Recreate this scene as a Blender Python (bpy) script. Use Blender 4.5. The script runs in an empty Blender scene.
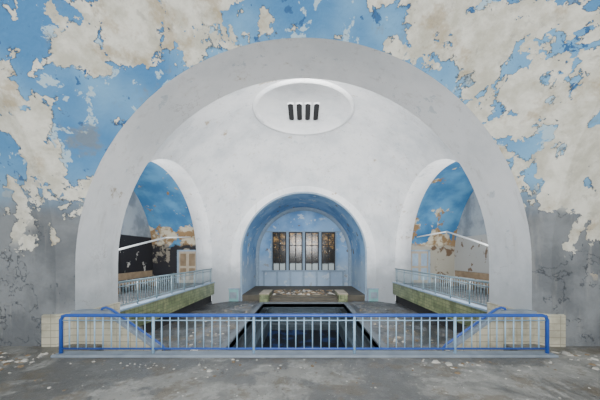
import bpy, bmesh, math, random
from mathutils import Vector, Matrix
random.seed(7)
OZ=2.0
pi=math.pi
# ---------------------------------------------------------------- node helpers
class NT:
    def __init__(s,name):
        s.m=bpy.data.materials.new(name); s.m.use_nodes=True
        s.t=s.m.node_tree; s.t.nodes.clear()
        s.out=s.t.nodes.new('ShaderNodeOutputMaterial')
        s.b=s.t.nodes.new('ShaderNodeBsdfPrincipled')
        s.t.links.new(s.b.outputs[0],s.out.inputs[0])
        s.tc=s.t.nodes.new('ShaderNodeTexCoord')
        s.sep=s.t.nodes.new('ShaderNodeSeparateXYZ')
        s.t.links.new(s.tc.outputs['Object'],s.sep.inputs[0])
        s.P=s.tc.outputs['Object']; s.X,s.Y,s.Z=s.sep.outputs
    def put(s,sock,v):
        if hasattr(v,'is_output') or isinstance(v,bpy.types.NodeSocket): s.t.links.new(v,sock)
        else:
            if isinstance(v,(tuple,list)) and len(v)==3 and sock.type=='RGBA': v=(*v,1)
            sock.default_value=v
    def M(s,op,a,b=0.0,c=0.0):
        n=s.t.nodes.new('ShaderNodeMath'); n.operation=op
        s.put(n.inputs[0],a); s.put(n.inputs[1],b); s.put(n.inputs[2],c)
        return n.outputs[0]
    def noise(s,scale,detail=5,rough=.55,dist=0.0,off=None,vec=None,sc=None):
        n=s.t.nodes.new('ShaderNodeTexNoise')
        v=vec or s.P
        if off or sc:
            mp=s.t.nodes.new('ShaderNodeMapping'); s.put(mp.inputs[0],v)
            if off: mp.inputs[1].default_value=off
            if sc: mp.inputs[3].default_value=sc
            v=mp.outputs[0]
        s.put(n.inputs['Vector'],v)
        n.inputs['Scale'].default_value=scale; n.inputs['Detail'].default_value=detail
        n.inputs['Roughness'].default_value=rough; n.inputs['Distortion'].default_value=dist
        return n.outputs[0]
    def ramp(s,v,a,b,lo=0.0,hi=1.0):
        n=s.t.nodes.new('ShaderNodeMapRange'); n.interpolation_type='SMOOTHSTEP'
        s.put(n.inputs[0],v); n.inputs[1].default_value=a; n.inputs[2].default_value=b
        n.inputs[3].default_value=lo; n.inputs[4].default_value=hi
        return n.outputs[0]
    def mix(s,f,a,b,mode='MIX'):
        n=s.t.nodes.new('ShaderNodeMix'); n.data_type='RGBA'; n.blend_type=mode
        s.put(n.inputs[0],f); s.put(n.inputs[6],a); s.put(n.inputs[7],b)
        return n.outputs[2]
    def col(s,c): s.put(s.b.inputs['Base Color'],c)
    def rough(s,r): s.put(s.b.inputs['Roughness'],r)
    def bump(s,h,strength=.4,dist=.03):
        n=s.t.nodes.new('ShaderNodeBump'); n.inputs['Strength'].default_value=strength
        n.inputs['Distance'].default_value=dist; s.put(n.inputs['Height'],h)
        s.t.links.new(n.outputs[0],s.b.inputs['Normal'])

def simple(name,c,r=.6,var=.15,scale=6,metal=0):
    k=NT(name); n=k.noise(scale,5)
    d=tuple(x*(1-var*1.6) for x in c); l=tuple(min(1,x*(1+var)) for x in c)
    k.col(k.mix(n,d,l)); k.rough(r); k.b.inputs['Metallic'].default_value=metal
    return k.m

def mat_front_vault():
    k=NT('peeling_vault_paint')
    n1=k.noise(.62,12,.60,.25,off=(3.1,1.7,.4)); n2=k.noise(2.6,8,.6,.2); n3=k.noise(.5,3,.5,off=(9,2,1))
    vo=k.t.nodes.new('ShaderNodeTexVoronoi'); vo.inputs['Scale'].default_value=2.0
    nv=k.t.nodes.new('ShaderNodeVectorMath'); nv.operation='ADD'; k.put(nv.inputs[0],k.P)
    cx=k.t.nodes.new('ShaderNodeCombineXYZ'); k.put(cx.inputs[0],k.noise(3,6,.6)); k.put(cx.inputs[1],k.noise(3,6,.6,off=(4,4,4))); k.put(cx.inputs[2],k.noise(3,6,.6,off=(8,1,2)))
    k.t.links.new(cx.outputs[0],nv.inputs[1]); k.t.links.new(nv.outputs[0],vo.inputs['Vector'])
    cell=k.t.nodes.new('ShaderNodeSeparateColor'); k.t.links.new(vo.outputs['Color'],cell.inputs[0])
    cellv=cell.outputs[0]
    blue=k.mix(k.ramp(n3,.35,.65),(.05,.20,.42),(.17,.38,.59))
    m2=k.noise(1.3,10,.62,.3,off=(5,5,5))
    blue=k.mix(k.ramp(m2,.565,.575),blue,(.38,.52,.61))
    blue=k.mix(k.ramp(k.noise(2.2,9,.65,.3,off=(1,8,5)),.60,.61),blue,(.025,.11,.27))
    blue=k.mix(k.ramp(k.noise(1.1,9,.65,off=(2,2,9)),.58,.68,0,.6),blue,(.20,.19,.15))
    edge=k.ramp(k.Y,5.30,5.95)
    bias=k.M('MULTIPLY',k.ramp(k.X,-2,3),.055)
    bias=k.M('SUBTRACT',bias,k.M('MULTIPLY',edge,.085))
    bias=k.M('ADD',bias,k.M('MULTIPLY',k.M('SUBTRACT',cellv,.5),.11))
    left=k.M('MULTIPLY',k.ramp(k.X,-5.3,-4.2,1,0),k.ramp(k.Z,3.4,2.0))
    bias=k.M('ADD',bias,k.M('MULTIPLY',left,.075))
    m=k.M('ADD',k.M('ADD',n1,k.M('MULTIPLY',k.M('SUBTRACT',n2,.5),.20)),bias)
    cm=k.ramp(m,.500,.503)
    gz=k.M('ADD',k.Z,k.M('MULTIPLY',k.M('SUBTRACT',k.noise(.9,4),.5),1.2))
    grey=k.ramp(gz,.7,1.9,1,0)
    gcol=k.mix(k.ramp(k.noise(.8,8,.6,off=(4,0,7)),.38,.64),(.12,.13,.14),(.21,.225,.235))
    streak=k.noise(1.2,7,.6,sc=(3.0,3.0,.35))
    gcol=k.mix(k.ramp(streak,.54,.70,0,.35),gcol,(.34,.34,.32))
    under=k.mix(grey,blue,gcol)
    cream=k.mix(k.ramp(k.noise(2.2,8,.65),.35,.65),(.50,.48,.39),(.74,.72,.63))
    brown=k.ramp(k.noise(1.0,9,.70,off=(0,7,3)),.52,.64)
    cream=k.mix(k.M('MULTIPLY',brown,.6),cream,(.34,.25,.13))
    grime=k.ramp(k.noise(3.5,9,.72,off=(6,0,3)),.55,.66)
    cream=k.mix(k.M('MULTIPLY',grime,.35),cream,(.22,.21,.18))
    cmg=k.M('MULTIPLY',cm,k.ramp(k.M('ADD',gz,k.M('MULTIPLY',cellv,1.6)),.9,1.4))
    c=k.mix(cmg,under,cream)
    rim=k.M('MULTIPLY',k.ramp(m,.490,.499),k.ramp(m,.500,.507,1,0))
    c=k.mix(k.M('MULTIPLY',rim,.6),c,(.04,.05,.07))  # dark flake outline: edge dirt and flake shadow painted together
    k.col(c); k.rough(.75)
    k.bump(k.M('ADD',k.M('MULTIPLY',cm,1.0),k.M('ADD',k.M('MULTIPLY',k.noise(9,5),.3),k.M('MULTIPLY',m2,.6))),.9,.06)
    return k.m
def mat_white(name,lo=(.58,.61,.635),hi=(.79,.80,.81),zg=-.7,grey=(.27,.29,.31),dirt=1.0):
    k=NT(name)
    c=k.mix(k.ramp(k.noise(.45,8,.65),.32,.62),lo,hi)
    spots=k.ramp(k.noise(1.3,10,.70,off=(2,8,4)),.655,.665)
    c=k.mix(k.M('MULTIPLY',spots,.75*dirt),c,(.34,.26,.15))
    halo=k.ramp(k.noise(1.3,10,.70,off=(2,8,4)),.60,.67)
    c=k.mix(k.M('MULTIPLY',halo,.3*dirt),c,(.42,.36,.26))
    pale=k.ramp(k.noise(2.1,9,.68,off=(7,1,4)),.63,.64)
    c=k.mix(k.M('MULTIPLY',pale,.5*dirt),c,(.36,.44,.50))
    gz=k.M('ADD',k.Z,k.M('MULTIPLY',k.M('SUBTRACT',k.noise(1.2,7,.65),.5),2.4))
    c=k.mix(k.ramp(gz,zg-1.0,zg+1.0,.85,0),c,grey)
    c=k.mix(k.ramp(gz,zg+.5,zg+3.0,.28,0),c,(.34,.38,.42))  # bluish shadow towards the bottom, put into the plaster colour
    st=k.noise(1.5,8,.65,sc=(3,3,.25))
    c=k.mix(k.M('MULTIPLY',k.ramp(st,.54,.74),.35*dirt),c,(.30,.28,.24))
    # hairline cracks
    vo=k.t.nodes.new('ShaderNodeTexVoronoi'); vo.feature='DISTANCE_TO_EDGE'; vo.inputs['Scale'].default_value=.45
    nv=k.t.nodes.new('ShaderNodeVectorMath'); nv.operation='ADD'; k.put(nv.inputs[0],k.P)
    cx=k.t.nodes.new('ShaderNodeCombineXYZ')
    for i in range(3): k.put(cx.inputs[i],k.M('MULTIPLY',k.noise(1.6,8,.65,off=(i*4,i,2)),1.6))
    k.t.links.new(cx.outputs[0],nv.inputs[1]); k.t.links.new(nv.outputs[0],vo.inputs['Vector'])
    crk=k.ramp(vo.outputs['Distance'],.0,.008,1,0)
    crk=k.M('MULTIPLY',crk,k.ramp(k.noise(.6,4,.5,off=(1,5,1)),.5,.6))
    c=k.mix(k.M('MULTIPLY',crk,.5),c,(.22,.20,.18))
    k.col(c); k.rough(.8); k.bump(k.noise(6,6),.25,.02)
    return k.m
def mat_side_vault(name,dark):
    k=NT(name)
    blue=k.mix(k.ramp(k.noise(.7,5),.35,.65),(.03,.14,.30),(.09,.27,.46))
    bz=k.ramp(k.Z,.4,3.2,.15,-.07)
    m=k.M('ADD',k.noise(.9,9,.62,.25,off=(1.5 if dark else 6,2,0)),bz)
    cm=k.ramp(m,.54,.543)
    cream=k.mix(k.ramp(k.noise(1.7,7),.45,.55),(.52,.47,.35),(.25,.155,.07))
    c=k.mix(cm,blue,cream)
    gz=k.M('ADD',k.Z,k.M('MULTIPLY',k.M('SUBTRACT',k.noise(1.8,4),.5),.8))
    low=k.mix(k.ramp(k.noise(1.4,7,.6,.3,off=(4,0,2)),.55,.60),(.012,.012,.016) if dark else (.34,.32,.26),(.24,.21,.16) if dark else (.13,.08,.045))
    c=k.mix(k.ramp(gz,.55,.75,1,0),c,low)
    k.col(c); k.rough(.75); k.bump(cm,.5,.03)
    return k.m
def mat_lunette(name,dark):
    k=NT(name)
    up=k.mix(k.ramp(k.noise(.9,6),.4,.6),(.18,.21,.24),(.32,.36,.39))
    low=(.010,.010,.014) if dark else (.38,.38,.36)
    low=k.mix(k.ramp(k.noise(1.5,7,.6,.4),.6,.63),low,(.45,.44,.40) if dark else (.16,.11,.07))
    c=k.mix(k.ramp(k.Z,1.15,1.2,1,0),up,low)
    k.col(c); k.rough(.8); return k.m
def mat_alcove():
    k=NT('alcove_blue_paint')
    c=k.mix(k.ramp(k.noise(.6,5),.35,.65),(.12,.28,.53),(.26,.45,.68))
    cm=k.ramp(k.noise(1.2,8,.62,.2,off=(3,3,3)),.60,.605)
    c=k.mix(cm,c,(.48,.58,.68))
    c=k.mix(k.ramp(k.noise(1.3,8,.62,.2,off=(8,1,3)),.64,.65),c,(.18,.13,.08))
    c=k.mix(k.ramp(k.Z,-1.4,.6,.6,0),c,(.40,.47,.53))
    k.col(c); k.rough(.7); k.bump(cm,.4,.02); return k.m
def mat_tile(name,c1,c2,grout,w=.30,h=.15,horiz=False,dirt=.5):
    k=NT(name)
    cb=k.t.nodes.new('ShaderNodeCombineXYZ')
    if horiz: k.put(cb.inputs[0],k.X); k.put(cb.inputs[1],k.Y)
    else: k.put(cb.inputs[0],k.M('ADD',k.X,k.Y)); k.put(cb.inputs[1],k.Z)
    br=k.t.nodes.new('ShaderNodeTexBrick'); k.put(br.inputs['Vector'],cb.outputs[0])
    br.offset=0; br.inputs['Color1'].default_value=(*c1,1); br.inputs['Color2'].default_value=(*c2,1)
    br.inputs['Mortar'].default_value=(*grout,1); br.inputs['Scale'].default_value=1
    br.inputs['Brick Width'].default_value=w; br.inputs['Row Height'].default_value=h
    br.inputs['Mortar Size'].default_value=.008
    c=k.mix(k.M('MULTIPLY',k.ramp(k.noise(1.8,9,.68),.44,.62),dirt),br.outputs[0],tuple(x*.38 for x in c1))
    k.col(c); k.rough(.35); return k.m
def mat_floor(name,a,b,dust,stain=.65):
    k=NT(name)
    c=k.mix(k.ramp(k.noise(.9,10,.72,.3),.38,.62),a,b)
    c=k.mix(k.M('MULTIPLY',k.ramp(k.noise(3.4,10,.75),.50,.60),.6),c,dust)
    pud=k.ramp(k.noise(.6,10,.70,.5,off=(6,6,0)),.475,.53)
    c=k.mix(k.M('MULTIPLY',pud,stain),c,tuple(x*.38 for x in a))
    c=k.mix(k.M('MULTIPLY',k.ramp(k.noise(1.6,10,.74,off=(1,3,0)),.52,.60),.55),c,(.14,.11,.07))
    sp=k.ramp(k.noise(20,4,.7),.64,.675)
    c=k.mix(k.M('MULTIPLY',sp,.6),c,(.50,.49,.45))
    dk=k.ramp(k.noise(15,4,.7,off=(3,1,0)),.62,.67)
    c=k.mix(k.M('MULTIPLY',dk,.7),c,(.04,.035,.03))
    k.col(c); k.rough(k.M('SUBTRACT',.85,k.M('MULTIPLY',pud,.45))); k.bump(k.noise(10,9,.72),.5,.03)
    return k.m
def mat_window():
    k=NT('dirty_amber_glass_glow')
    zt=k.ramp(k.Z,-.6,1.4,-.08,.05)
    c=k.mix(k.ramp(k.M('ADD',k.noise(2.4,8,.7,.3),zt),.50,.68),(.006,.006,.006),(.26,.15,.05))
    c=k.mix(k.ramp(k.noise(4,5,.6,off=(3,3,3)),.66,.70),c,(.45,.44,.38))
    zz=k.ramp(k.M('ADD',k.Z,k.M('MULTIPLY',k.noise(3,5),.3)),-.72,-.55,1,0)
    c=k.mix(zz,c,(.26,.30,.31))
    k.col(c); k.rough(.15)
    k.put(k.b.inputs['Emission Color'],c); k.b.inputs['Emission Strength'].default_value=.7  # amber foliage outside and its daylight painted as a glow on the pane
    return k.m
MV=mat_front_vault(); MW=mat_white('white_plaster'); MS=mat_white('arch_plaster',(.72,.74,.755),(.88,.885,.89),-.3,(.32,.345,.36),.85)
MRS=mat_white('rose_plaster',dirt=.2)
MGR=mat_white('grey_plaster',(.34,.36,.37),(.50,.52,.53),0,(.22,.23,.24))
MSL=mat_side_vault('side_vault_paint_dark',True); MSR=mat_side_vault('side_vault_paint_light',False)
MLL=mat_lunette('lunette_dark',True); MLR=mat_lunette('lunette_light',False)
MA=mat_alcove(); MT=mat_tile('cream_tile',(.58,.54,.42),(.50,.48,.37),(.30,.28,.22))
MTG=mat_tile('green_tile',(.15,.19,.095),(.25,.27,.145),(.05,.065,.04),.25,.15,False,.7)
MF=mat_floor('dusty_concrete',(.17,.168,.158),(.27,.265,.245),(.38,.37,.345))
MD=mat_floor('pool_deck_floor',(.06,.068,.075),(.13,.14,.148),(.19,.20,.205))
MRB=simple('blue_rail_paint',(.03,.10,.42),.4); MRW=simple('pale_blue_rail_paint',(.32,.50,.66),.45,.25)
MRA=simple('grey_rail_paint',(.17,.25,.29),.5,.3,4); MDK=simple('painted_slot_dark',(.012,.012,.014),.9)
MPW=simple('white_pipe_paint',(.7,.72,.72),.4,.1)
MDW=simple('dark_wall',(.03,.03,.033),.8,.3,2); MDB=simple('plaster_chip',(.50,.48,.43),.8,.25)
MBR=simple('brown_rubble',(.22,.16,.10),.9,.4,3); MWD=simple('beige_door_paint',(.36,.31,.23),.6,.25,3)
MST=simple('stained_step_stone',(.10,.09,.07),.8,.4,2)
MAQ=simple('aqua_door_paint',(.20,.42,.42),.5,.15,3)
MPO=mat_tile('pool_wall_tile',(.055,.075,.09),(.04,.06,.075),(.02,.025,.03),.3,.3)
MPF=mat_tile('pool_floor_tile',(.05,.06,.068),(.04,.05,.058),(.02,.025,.03),.4,.4,True,.7)
MLN=simple('lane_marking',(.012,.015,.03),.5,.2,3)
MWF=simple('pale_window_frame',(.24,.33,.43),.6,.2); MCB=simple('pale_blue_curb',(.25,.30,.36),.7,.3,3)
MRIM=simple('pool_rim_stone',(.11,.13,.15),.7,.3,3)
MWI=mat_window()
kw=NT('dark_pool_water'); kw.col(kw.mix(kw.ramp(kw.noise(1.1,7),.50,.60),(.006,.007,.010),(.012,.025,.075))); kw.rough(.55); kw.b.inputs['Specular IOR Level'].default_value=.12; kw.bump(kw.noise(3,3),.2,.03); MWA=kw.m

# ---------------------------------------------------------------- mesh helpers
class MB:
    def __init__(s): s.bm=bmesh.new(); s.mats=[]
    def mi(s,m):
        if m not in s.mats: s.mats.append(m)
        return s.mats.index(m)
    def face(s,pts,m,smooth=False):
        f=s.bm.faces.new([s.bm.verts.new(p) for p in pts]); f.material_index=s.mi(m); f.smooth=smooth; return f
    def box(s,x0,x1,y0,y1,z0,z1,m,rot=None,bev=0):
        r=bmesh.ops.create_cube(s.bm,size=1); vs=r['verts']; c=Vector(((x0+x1)/2,(y0+y1)/2,(z0+z1)/2))
        for v in vs:
            p=Vector((v.co.x*(x1-x0),v.co.y*(y1-y0),v.co.z*(z1-z0)))
            if rot: p=rot@p
            v.co=p+c
        fs={f for v in vs for f in v.link_faces}
        for f in fs: f.material_index=s.mi(m)
        if bev:
            es=list({e for v in vs for e in v.link_edges})
            r=bmesh.ops.bevel(s.bm,geom=es,offset=bev,segments=2,affect='EDGES',profile=.5)
            for f in r['faces']: f.material_index=s.mi(m)
    def tube(s,pts,r,m,n=8):
        rings=[]; pts=[Vector(p) for p in pts]
        for i,p in enumerate(pts):
            d=(pts[min(i+1,len(pts)-1)]-pts[max(i-1,0)]).normalized()
            u=d.cross(Vector((0,0,1)))
            if u.length<.05: u=d.cross(Vector((0,1,0)))
            u.normalize(); w=d.cross(u)
            rings.append([s.bm.verts.new(p+(u*math.cos(2*pi*k/n)+w*math.sin(2*pi*k/n))*r) for k in range(n)])
        i_=s.mi(m)
        for a,b in zip(rings,rings[1:]):
            for k in range(n):
                f=s.bm.faces.new((a[k],a[(k+1)%n],b[(k+1)%n],b[k])); f.material_index=i_; f.smooth=True
        for rg in (rings[0],rings[-1]):
            f=s.bm.faces.new(rg); f.material_index=i_
    def strip(s,A,B,m,smooth=True):
        va=[s.bm.verts.new(p) for p in A]; vb=[s.bm.verts.new(p) for p in B]; i_=s.mi(m)
        for i in range(len(A)-1):
            f=s.bm.faces.new((va[i],va[i+1],vb[i+1],vb[i])); f.material_index=i_; f.smooth=smooth
    def prism(s,poly,y0,y1,m):   # poly in xz
        a=[(x,y0,z) for x,z in poly]; b=[(x,y1,z) for x,z in poly]
        s.face(a,m); s.face(b,m)
        for i in range(len(poly)):
            j=(i+1)%len(poly); s.face([a[i],a[j],b[j],b[i]],m)
    def done(s,name,loc=(0,0,0)):
        bmesh.ops.remove_doubles(s.bm,verts=s.bm.verts,dist=1e-5)
        bmesh.ops.recalc_face_normals(s.bm,faces=s.bm.faces)
        me=bpy.data.meshes.new(name); s.bm.to_mesh(me); s.bm.free()
        for m in s.mats: me.materials.append(m)
        o=bpy.data.objects.new(name,me); bpy.context.scene.collection.objects.link(o)
        o.location=(loc[0],loc[1],loc[2]+OZ); return o
def arc(r,zc,zb,n=64,nj=4):
    p=[(-r,zb+(zc-zb)*i/nj) for i in range(nj)]
    p+=[(-r*math.cos(pi*i/n),zc+r*math.sin(pi*i/n)) for i in range(n+1)]
    p+=[(r,zc+(zb-zc)*(i+1)/nj) for i in range(nj)]
    return p

R2=5.2**2+5.82**2; R=math.sqrt(R2); ZS=-.25
FY=6.07; FC=FY-5.82; FS=5.6; FA=math.sqrt(R2-FS**2)      # front bay
HY=7.47; HC=HY+5.82; HD=HC+5.82; HA=6.2; HS=math.sqrt(R2-HA**2)  # hall bay
FL=-2.0; DK=-3.3; BAL=-1.9

def sail(name,cy,a,b,zb,mv):
    bm=bmesh.new(); n=160; prof=[]
    for i in range(1,41):
        t=pi/2*(1-i/40); prof.append((R*math.cos(t),ZS+R*math.sin(t)))
    for i in range(1,6): prof.append((R,ZS+(zb-ZS)*i/5))
    top=bm.verts.new((0,cy,ZS+R)); rings=[]
    for r,z in prof: rings.append([bm.verts.new((r*math.cos(2*pi*k/n),cy+r*math.sin(2*pi*k/n),z)) for k in range(n)])
    for k in range(n): bm.faces.new((top,rings[0][k],rings[0][(k+1)%n]))
    for A,B in zip(rings,rings[1:]):
        for k in range(n): bm.faces.new((A[k],A[(k+1)%n],B[(k+1)%n],B[k]))
    for co,no in (((a,0,0),(1,0,0)),((-a,0,0),(-1,0,0)),((0,cy+b,0),(0,1,0)),((0,cy-b,0),(0,-1,0))):
        bmesh.ops.bisect_plane(bm,geom=bm.verts[:]+bm.edges[:]+bm.faces[:],plane_co=co,plane_no=no,clear_outer=True)
    for f in bm.faces: f.smooth=True; f.normal_flip()
    me=bpy.data.meshes.new(name); bm.to_mesh(me); bm.free(); me.materials.append(mv)
    o=bpy.data.objects.new(name,me); bpy.context.scene.collection.objects.link(o); o.location=(0,0,OZ)
sail('ceiling_front_vault',FC,FA,5.82,FL,MV)
sail('ceiling_hall_vault',HC,HA,5.82,DK-.05,MW)

# front arch (soffit)
b=MB(); p=arc(5.2,ZS,DK)
b.strip([(x,FY,z) for x,z in p],[(x,HY,z) for x,z in p],MS)
b.done('wall_front_arch')
# front side arches with shallow recess walls
for sg,nm in ((-1,'left'),(1,'right')):
    b=MB(); p=arc(FS,ZS,FL)
    b.strip([(sg*FA,FC+u,z) for u,z in p],[(sg*7.2,FC+u,z) for u,z in p],MV)
    b.face([(sg*7.2,FC+u,z) for u,z in p],MGR)
    b.done('wall_front_'+nm)
# far wall with alcove opening
b=MB(); o_=arc(5.2,ZS,DK-.05); i_=arc(4.5,0,DK-.05)
b.strip([(x,HD,z) for x,z in o_],[(x,HD,z) for x,z in i_],MW,False)
b.done('wall_far')
# arch trim round the alcove
b=MB()
b.strip([(x,HD-.03,z) for x,z in arc(4.54,0,DK)],[(x,HD-.03,z) for x,z in arc(4.42,0,DK)],MWF)
b.strip([(x,HD-.03,z) for x,z in arc(4.54,0,DK)],[(x,HD,z) for x,z in arc(4.54,0,DK)],MWF)
b.strip([(x,HD-.03,z) for x,z in arc(4.42,0,DK)],[(x,HD+.12,z) for x,z in arc(4.42,0,DK)],MWF)
b.done('trim_alcove_arch')
# alcove
AY=25.0; AF=-2.9
b=MB(); p=arc(4.5,0,AF-.5)
b.strip([(x,HD,z) for x,z in p],[(x,AY,z) for x,z in p],MA); b.done('ceiling_alcove_vault')
b=MB(); b.face([(x,AY,z) for x,z in p],MA)
b.done('wall_alcove_end')
b=MB()
for rr,yy in ((4.15,AY-.06),):
    b.strip([(x,yy,z) for x,z in arc(4.49,0,AF)],[(x,yy,z) for x,z in arc(rr,0,AF)],MWF)
    b.strip([(x,yy,z) for x,z in arc(rr,0,AF)],[(x,AY,z) for x,z in arc(rr,0,AF)],MWF)
b.box(-3.9,3.9,AY-.14,AY,-1.55,-1.42,MWF)
b.box(-3.9,3.9,AY-.10,AY,2.12,2.22,MWF)
for i in range(7):
    x=-3.7+i*7.4/6; b.box(x-.09,x+.09,AY-.1,AY,-2.88,-1.5,MWF)
b.done('trim_alcove_end')
# windows
for i in range(4):
    cx=(i-1.5)*1.52+.02; w=.60; z0,z1=-1.45,2.10
    b=MB(); b.box(cx-w,cx+w,AY-.05,AY-.03,z0,z1,MWI)
    for xx in (cx-w,cx+w): b.box(xx-.06,xx+.06,AY-.12,AY,z0-.02,z1+.04,MDW)
    for zz in (z0,z1): b.box(cx-w,cx+w,AY-.12,AY,zz-.05,zz+.05,MDW)
    b.box(cx-.045,cx+.045,AY-.10,AY-.04,z0,z1,MDW)
    for zz in (-.7,.9): b.box(cx-w,cx+w,AY-.09,AY-.04,zz-.035,zz+.035,MDW)
    for xx in (cx-.70,cx+.70): b.box(xx-.05,xx+.05,AY-.16,AY,z0-.02,z1+.04,MWF)
    b.done('window_%d'%(i+1))
# alcove platform with steps and tiled cheek walls
b=MB(); b.box(-4.5,4.5,HD+.1,AY,AF-.5,AF,MST)
b.done('floor_alcove')
b=MB()
for sg in (-1,1):
    x0,x1=sorted((sg*2.4,sg*3.0)); b.box(x0,x1,HD-.9,HD+1.2,DK,AF+.2,MTG)
    b.box(x0-.04,x1+.04,HD-.94,HD+1.24,AF+.2,AF+.26,MWD)
b.box(-2.4,2.4,HD-.4,HD+.1,DK,AF-.13,MST); b.box(-2.4,2.4,HD-.8,HD-.4,DK,AF-.27,MST)
b.done('poolside_steps')

# side bays
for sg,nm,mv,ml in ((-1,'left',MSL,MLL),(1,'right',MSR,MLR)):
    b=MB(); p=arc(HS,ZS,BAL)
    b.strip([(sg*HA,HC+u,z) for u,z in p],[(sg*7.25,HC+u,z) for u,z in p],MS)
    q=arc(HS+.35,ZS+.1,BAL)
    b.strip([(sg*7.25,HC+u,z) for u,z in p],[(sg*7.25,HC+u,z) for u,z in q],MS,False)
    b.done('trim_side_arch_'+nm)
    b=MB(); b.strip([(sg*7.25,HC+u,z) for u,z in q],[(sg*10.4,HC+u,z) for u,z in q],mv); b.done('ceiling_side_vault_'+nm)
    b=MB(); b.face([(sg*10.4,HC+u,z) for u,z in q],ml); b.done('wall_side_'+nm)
    b=MB(); x0,x1=sorted((sg*HA,sg*10.4)); b.box(x0,x1,HC-5.1,HC+5.1,BAL-.12,BAL,MD)
    b.done('floor_balcony_'+nm)
    b=MB(); x0,x1=sorted((sg*(HA-.12),sg*(HA+.12))); b.box(x0,x1,HC-5.1,HC+5.1,BAL-.75,BAL+.02,MTG)
    x0,x1=sorted((sg*(HA-.16),sg*(HA+.16))); b.box(x0,x1,HC-5.1,HC+5.1,BAL+.02,BAL+.08,MWF)
    b.done('trim_balcony_fascia_'+nm)
    b=MB(); x0,x1=sorted((sg*(HA+.3),sg*(HA+.45))); b.box(x0,x1,HC-5.5,HC+5.5,DK,BAL-.13,MDW); b.done('wall_under_balcony_'+nm)
# balcony railings
for sg in (-1,1):
    b=MB(); x=sg*(HA-.02); y0,y1=HC-HS+.1,HC+HS-.05; zb=BAL+.08; zt=-.92
    b.tube([(x,y0,zt),(x,y1,zt)],.035,MRA); b.tube([(x,y0,zb+.12),(x,y1,zb+.12)],.022,MRA); b.tube([(x,y0,zt-.15),(x,y1,zt-.15)],.018,MRA)
    n=58
    for i in range(n+1):
        y=y0+(y1-y0)*i/n; th=i%8==0
        b.tube([(x,y,zb if th else zb+.12),(x,y,zt)],.032 if th else .012,MRA,6)
    b.done('balcony_railing')

# ceiling rose: flat disc in a moulded ring
b=MB(); zf=ZS+math.sqrt(R2-2.24**2)-.02
n=72
def ring(r,z): return [(r*math.cos(2*pi*k/n),r*math.sin(2*pi*k/n),z) for k in range(n+1)]
zo=ZS+math.sqrt(R2-2.5**2)
prof=[(2.50,zo+.03),(2.47,zo-.06),(2.38,zo-.09),(2.28,zo-.06),(2.24,zf),(.001,zf)]
for (r0,d0),(r1,d1) in zip(prof,prof[1:]): b.strip(ring(r0,d0),ring(r1,d1),MRS)
for i in range(4):
    cx=(i-1.5)*.42; w=.13; pts=[]
    for k in range(17):
        a_=pi*k/16; pts.append((cx+w*math.cos(a_),.82+w*math.sin(a_)))
    for k in range(17):
        a_=pi+pi*k/16; pts.append((cx+w*math.cos(a_),-.52+w*math.sin(a_)))
    zz=zf-.012
    b.face([(x,y,zz) for x,y in pts],MDK)  # flat black face: the slot's inner darkness is painted, not an opening
    outer=[(cx+(x-cx)*1.3,.15+(y-.15)*1.05) for x,y in pts]
    b.strip([(x,y,zz-.03) for x,y in pts+pts[:1]],[(x,y,zz-.03) for x,y in outer+outer[:1]],MRS)
    b.strip([(x,y,zz-.03) for x,y in outer+outer[:1]],[(x,y,zz+.012) for x,y in outer+outer[:1]],MRS)
b.done('ceiling_vent_rose',(0,HC,0))

# floors
b=MB(); b.box(-7.2,7.2,-5.6,5.5,FL-.25,FL,MF)
for sg in (-1,1):
    x0,x1=sorted((sg*4.5,sg*7.2)); b.box(x0,x1,5.5,6.0,FL-.25,FL,MF)
    x0,x1=sorted((sg*4.5,sg*5.2)); b.box(x0,x1,6.0,HY,FL-.25,FL,MF)
b.done('floor')
P=(-2.7,2.7,9.0,17.9)
b=MB()
b.box(-2.7,2.7,5.5,P[2],DK-.2,DK,MD); b.box(-2.7,2.7,P[3],HD,DK-.2,DK,MD)
for sg in (-1,1):
    x0,x1=sorted((sg*2.7,sg*6.6)); b.box(x0,x1,5.5,HD,DK-.2,DK,MD)
b.done('floor_pool_deck')
b=MB(); b.box(-5.3,5.3,5.42,5.5,DK,FL-.25,MT); b.done('wall_under_gallery')
b=MB()
z0,z1=-4.1,-5.4
cs=[(P[0],P[2]),(P[1],P[2]),(P[1],P[3]),(P[0],P[3]),(P[0],P[2])]
b.face([(P[0],P[2],z0),(P[1],P[2],z0),(P[1],P[3],z1),(P[0],P[3],z1)],MPF)
b.strip([(x,y,-5.7) for x,y in cs],[(x,y,DK+.02) for x,y in cs],MPO,False)
for x in (-1.5,-.5,.5,1.5):
    b.face([(x-.09,P[2]+.4,z0-.03),(x+.09,P[2]+.4,z0-.03),(x+.09,P[3]-.1,z1+.03),(x-.09,P[3]-.1,z1+.03)],MLN)
for x0,x1,y0,y1 in ((-2.95,-2.7,P[2]-.25,P[3]+.25),(2.7,2.95,P[2]-.25,P[3]+.25),(-2.7,2.7,P[2]-.25,P[2]),(-2.7,2.7,P[3],P[3]+.25)):
    b.box(x0,x1,y0,y1,DK,DK+.1,MRIM)
for sg in (-1,1):
    for i in range(2):
        x0,x1=sorted((sg*(2.7-.3*i),sg*(2.4-.3*i))); b.box(x0,x1,P[2],P[3],-5.7,DK-.3-.35*i,MPO)
for i in range(4): b.box(-2.1,2.1,P[3]-.35*(i+1),P[3]-.35*i,-5.7,DK-.25*(i+1),MPO)
b.face([(P[0],12.6,-4.65),(P[1],12.6,-4.65),(P[1],P[3],-4.65),(P[0],P[3],-4.65)],MWA)
b.done('swimming_pool')

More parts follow.
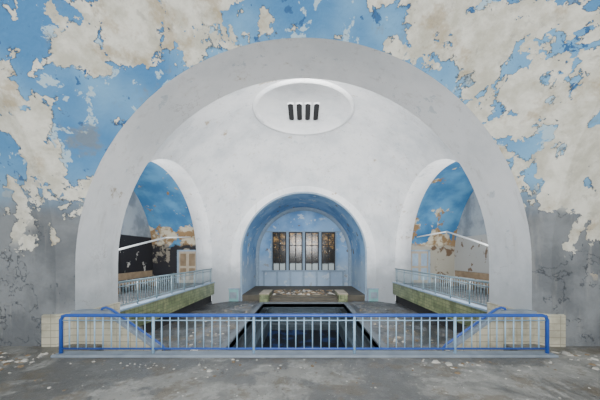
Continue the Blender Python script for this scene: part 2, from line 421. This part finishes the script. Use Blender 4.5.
# gallery stairs, tiled wing parapets with blue handrails
for sg in (-1,1):
    b=MB()
    poly=[(sg*5.22,FL),(sg*5.22,-1.32),(sg*4.45,-1.32),(sg*3.3,-2.15),(sg*3.3,-2.5),(sg*5.22,-2.5)]
    b.prism(poly,6.0,6.2,MT)
    cap=[(sg*5.22,-1.32),(sg*4.45,-1.32),(sg*3.3,-2.15),(sg*3.3,-2.09),(sg*4.42,-1.26),(sg*5.22,-1.26)]
    b.prism(cap,5.97,6.23,MCB)
    a0=math.atan2(FY-FC,5.2); a1=math.atan2(FS,FA); rr=R-.05
    A=[];B=[];C=[]
    for k in range(13):
        t=a0+(a1-a0)*k/12; x=sg*rr*math.cos(t); y=FC+rr*math.sin(t)
        A.append((x,y,FL)); B.append((x,y,-1.32)); C.append((sg*(R)*math.cos(t),FC+R*math.sin(t),-1.30))
    y=FC+FS-.05
    A.append((sg*5.7,y,FL)); B.append((sg*5.7,y,-1.32)); C.append((sg*5.7,y+.05,-1.30))
    b.strip(A,B,MT,False); b.strip(B,C,MT,False)
    b.face([(sg*5.7,y,FL),(sg*5.7,y,-1.32),(sg*5.7,y+.05,-1.3),(sg*5.7,y+.05,FL)],MT)
    x0,x1=sorted((sg*5.14,sg*5.2)); b.box(x0,x1,FY-.05,HY,FL,-1.32,MT)
    b.done('tiled_parapet')
    b=MB()
    for i in range(8):
        x0,x1=sorted((sg*(4.5-i*.27),sg*(4.5-(i+1)*.27))); b.box(x0,x1,6.3,7.4,DK,FL-.16*(i+1),MF)
    b.done('gallery_stairs')
    b=MB()
    b.tube([(sg*4.62,6.1,-1.26),(sg*4.60,6.1,-1.22),(sg*4.52,6.1,-1.20),(sg*4.40,6.1,-1.24),(sg*3.25,6.1,-2.05),(sg*3.18,6.1,-2.14),(sg*3.2,6.1,-2.3)],.026,MRB)
    b.done('stair_handrail')

# main blue railing
b=MB(); y=5.3; xl,xr=-4.82,4.84; zt=-1.2; zb=-1.86
b.box(xl-.1,xr+.12,y-.12,y+.14,FL,FL+.05,MCB,bev=.01)
b.tube([(xl,y,FL+.05),(xl,y,zt-.08),(xl+.03,y,zt-.02),(xl+.1,y,zt),(xr-.1,y,zt),(xr-.03,y,zt-.02),(xr,y,zt-.08),(xr,y,FL+.05)],.034,MRB,10)
b.tube([(xl,y,zb),(xr,y,zb)],.020,MRB); b.tube([(xl,y,zt-.1),(xr,y,zt-.1)],.012,MRW,6)
n=58
for i in range(1,n):
    x=xl+(xr-xl)*i/n
    if i in (11,23,35,47): b.tube([(x,y,FL+.05),(x,y,zt)],.028,MRW,8)
    else: b.tube([(x,y,zb),(x,y,zt)],.013,MRW,6)
b.done('gallery_railing')

# aqua doors, side bay doors
for sg in (-1,1):
    b=MB(); yy=HD-.05; cx=sg*5.02; w=.36
    b.box(cx-w,cx+w,yy-.06,yy,DK,-2.45,MAQ,bev=.01)
    for dx in (-.4,.4): b.box(cx+dx-.04,cx+dx+.04,yy-.1,yy,DK,-2.4,MWF)
    b.box(cx-.44,cx+.44,yy-.1,yy,-2.45,-2.37,MWF); b.box(cx-.25,cx+.25,yy-.075,yy-.05,-3.1,-2.65,MCB)
    b.done('door_%d'%(1 if sg<0 else 2))
    b=MB(); cx=sg*7.95; yy=HC+HS+.33
    b.box(cx-.6,cx+.6,yy-.08,yy,BAL,.25,MWD)
    for dx in (-.65,.65): b.box(cx+dx-.06,cx+dx+.06,yy-.12,yy,BAL,.32,MWF)
    b.box(cx-.7,cx+.7,yy-.12,yy,.25,.35,MWF)
    for z0,z1 in ((-1.7,-.9),(-.75,.1)):
        for dx in (-.3,.3): b.box(cx+dx-.2,cx+dx+.2,yy-.1,yy-.07,z0,z1,MWF if sg>0 else MBR)
    b.done('door_%d'%(3 if sg<0 else 4))
    b=MB()
    if sg<0: b.tube([(-9.2,11.8,-.02),(-8.0,15.4,1.0)],.05,MPW)
    else: b.tube([(8.6,16.0,1.4),(9.0,12.2,.25)],.05,MPW)
    b.tube([(sg*8.0 if sg<0 else 8.6,15.4 if sg<0 else 16.0,1.0 if sg<0 else 1.4),(sg*7.6,17.9,1.2)],.04,MPW)
    b.done('hanging_pipe')
    b=MB(); x0,x1=sorted((sg*8.9,sg*9.4))
    b.box(x0,x1,11.2,16.5,BAL+.42,BAL+.5,MBR)
    for yv in (11.4,13,14.6,16.2): b.box(x0+.05,x1-.05,yv-.05,yv+.05,BAL,BAL+.42,MBR)
    b.box(*sorted((sg*9.36,sg*9.42)),11.2,16.5,BAL+.6,BAL+.95,MBR)
    for yv in (11.4,13,14.6,16.2): b.box(*sorted((sg*9.38,sg*9.44)),yv-.04,yv+.04,BAL,BAL+.95,MBR)
    b.done('wooden_bench')
    b=MB(); b.box(sg*4.6-.07,sg*4.6+.07,HD-.1,HD,3.58,3.72,MDW,bev=.02); b.tube([(sg*4.6,HD-.1,3.65),(sg*4.6,HD-.28,3.55)],.05,MDW)
    b.done('wall_lamp')

# debris
def chips(name,regs,mats):
    b=MB()
    for (x0,x1,y0,y1,z,n,s0,s1) in regs:
        for _ in range(n):
            x=random.uniform(x0,x1); yy=random.uniform(y0,y1); s=random.uniform(s0,s1)*(2 if random.random()<.06 else 1)
            m=random.choice(mats); k=random.randint(4,6); h=s*random.uniform(.15,.5); a=random.uniform(0,6)
            base=[]; top=[]
            for j in range(k):
                t=a+2*pi*j/k; r=s*random.uniform(.6,1.2); base.append((x+r*math.cos(t),yy+r*math.sin(t),z))
                top.append((x+r*.7*math.cos(t),yy+r*.7*math.sin(t),z+h*random.uniform(.6,1.3)))
            b.face(top,m)
            for j in range(k): b.face([base[j],base[(j+1)%k],top[(j+1)%k],top[j]],m)
    b.done(name)
chips('plaster_debris',[(-6,6,3.4,5.1,FL,110,.006,.022),(-6.5,6.5,4.6,5.1,FL,110,.008,.035),(-6.4,-5.0,4.6,5.5,FL,60,.02,.07),(5.1,6.4,4.6,5.5,FL,50,.02,.07),(-2,-1,4.3,5.0,FL,14,.02,.05),(2,3.2,4.5,5.0,FL,22,.02,.06)],[MDB,MDB,MBR,MF])
chips('plaster_rubble',[(-2.3,2.3,HD+.2,HD+3,AF,150,.06,.20)],[MBR,MBR,MDB,MWD])
chips('deck_debris',[(-5,-3.2,8,17.5,DK,60,.03,.08),(3.2,5,8,17.5,DK,60,.03,.08)],[MDB,MBR,MWD])

# ---------------------------------------------------------------- lights
def area(name,loc,tgt,sx,sy,e,c=(1,1,1)):
    l=bpy.data.lights.new(name,'AREA'); l.shape='RECTANGLE'; l.size=sx; l.size_y=sy; l.energy=e; l.color=c
    o=bpy.data.objects.new(name,l); bpy.context.scene.collection.objects.link(o)
    o.location=(loc[0],loc[1],loc[2]+OZ); d=Vector(tgt)-Vector(loc); o.rotation_euler=d.to_track_quat('-Z','Y').to_euler()
area('fill_behind_gallery',(0,-4.8,2.0),(0,6,2.6),6,3,1500,(1,.995,.985))  # added area lamp behind the camera, brightens the front bay
area('fill_left_bay',(-8.6,9.6,.6),(0,14,4.0),2.5,1.6,850,(.99,.995,1))  # added fill lamp out of view in the left bay, aimed at the vault
area('fill_right_bay',(8.6,9.6,.6),(0,14,4.0),2.5,1.6,850,(1,.995,.99))  # matching added fill lamp, hidden in the right bay
area('fill_hall_top',(0,8.35,5.55),(0,21,2.2),5,.5,1000,(1,.995,.99))  # added fill hidden behind the arch crown, brightens the far wall
w=bpy.data.worlds.new('sky'); bpy.context.scene.world=w; w.use_nodes=True
bg=w.node_tree.nodes['Background']; bg.inputs[0].default_value=(.9,.95,1,1); bg.inputs[1].default_value=.8
# camera
cd=bpy.data.cameras.new('camera'); cam=bpy.data.objects.new('camera',cd); bpy.context.scene.collection.objects.link(cam)
cam.location=(0,0,OZ); cam.rotation_euler=(pi/2,0,0); cd.sensor_width=36; cd.lens=16; cd.shift_y=55/600; cd.shift_x=-.006
cd.clip_start=.05; bpy.context.scene.camera=cam
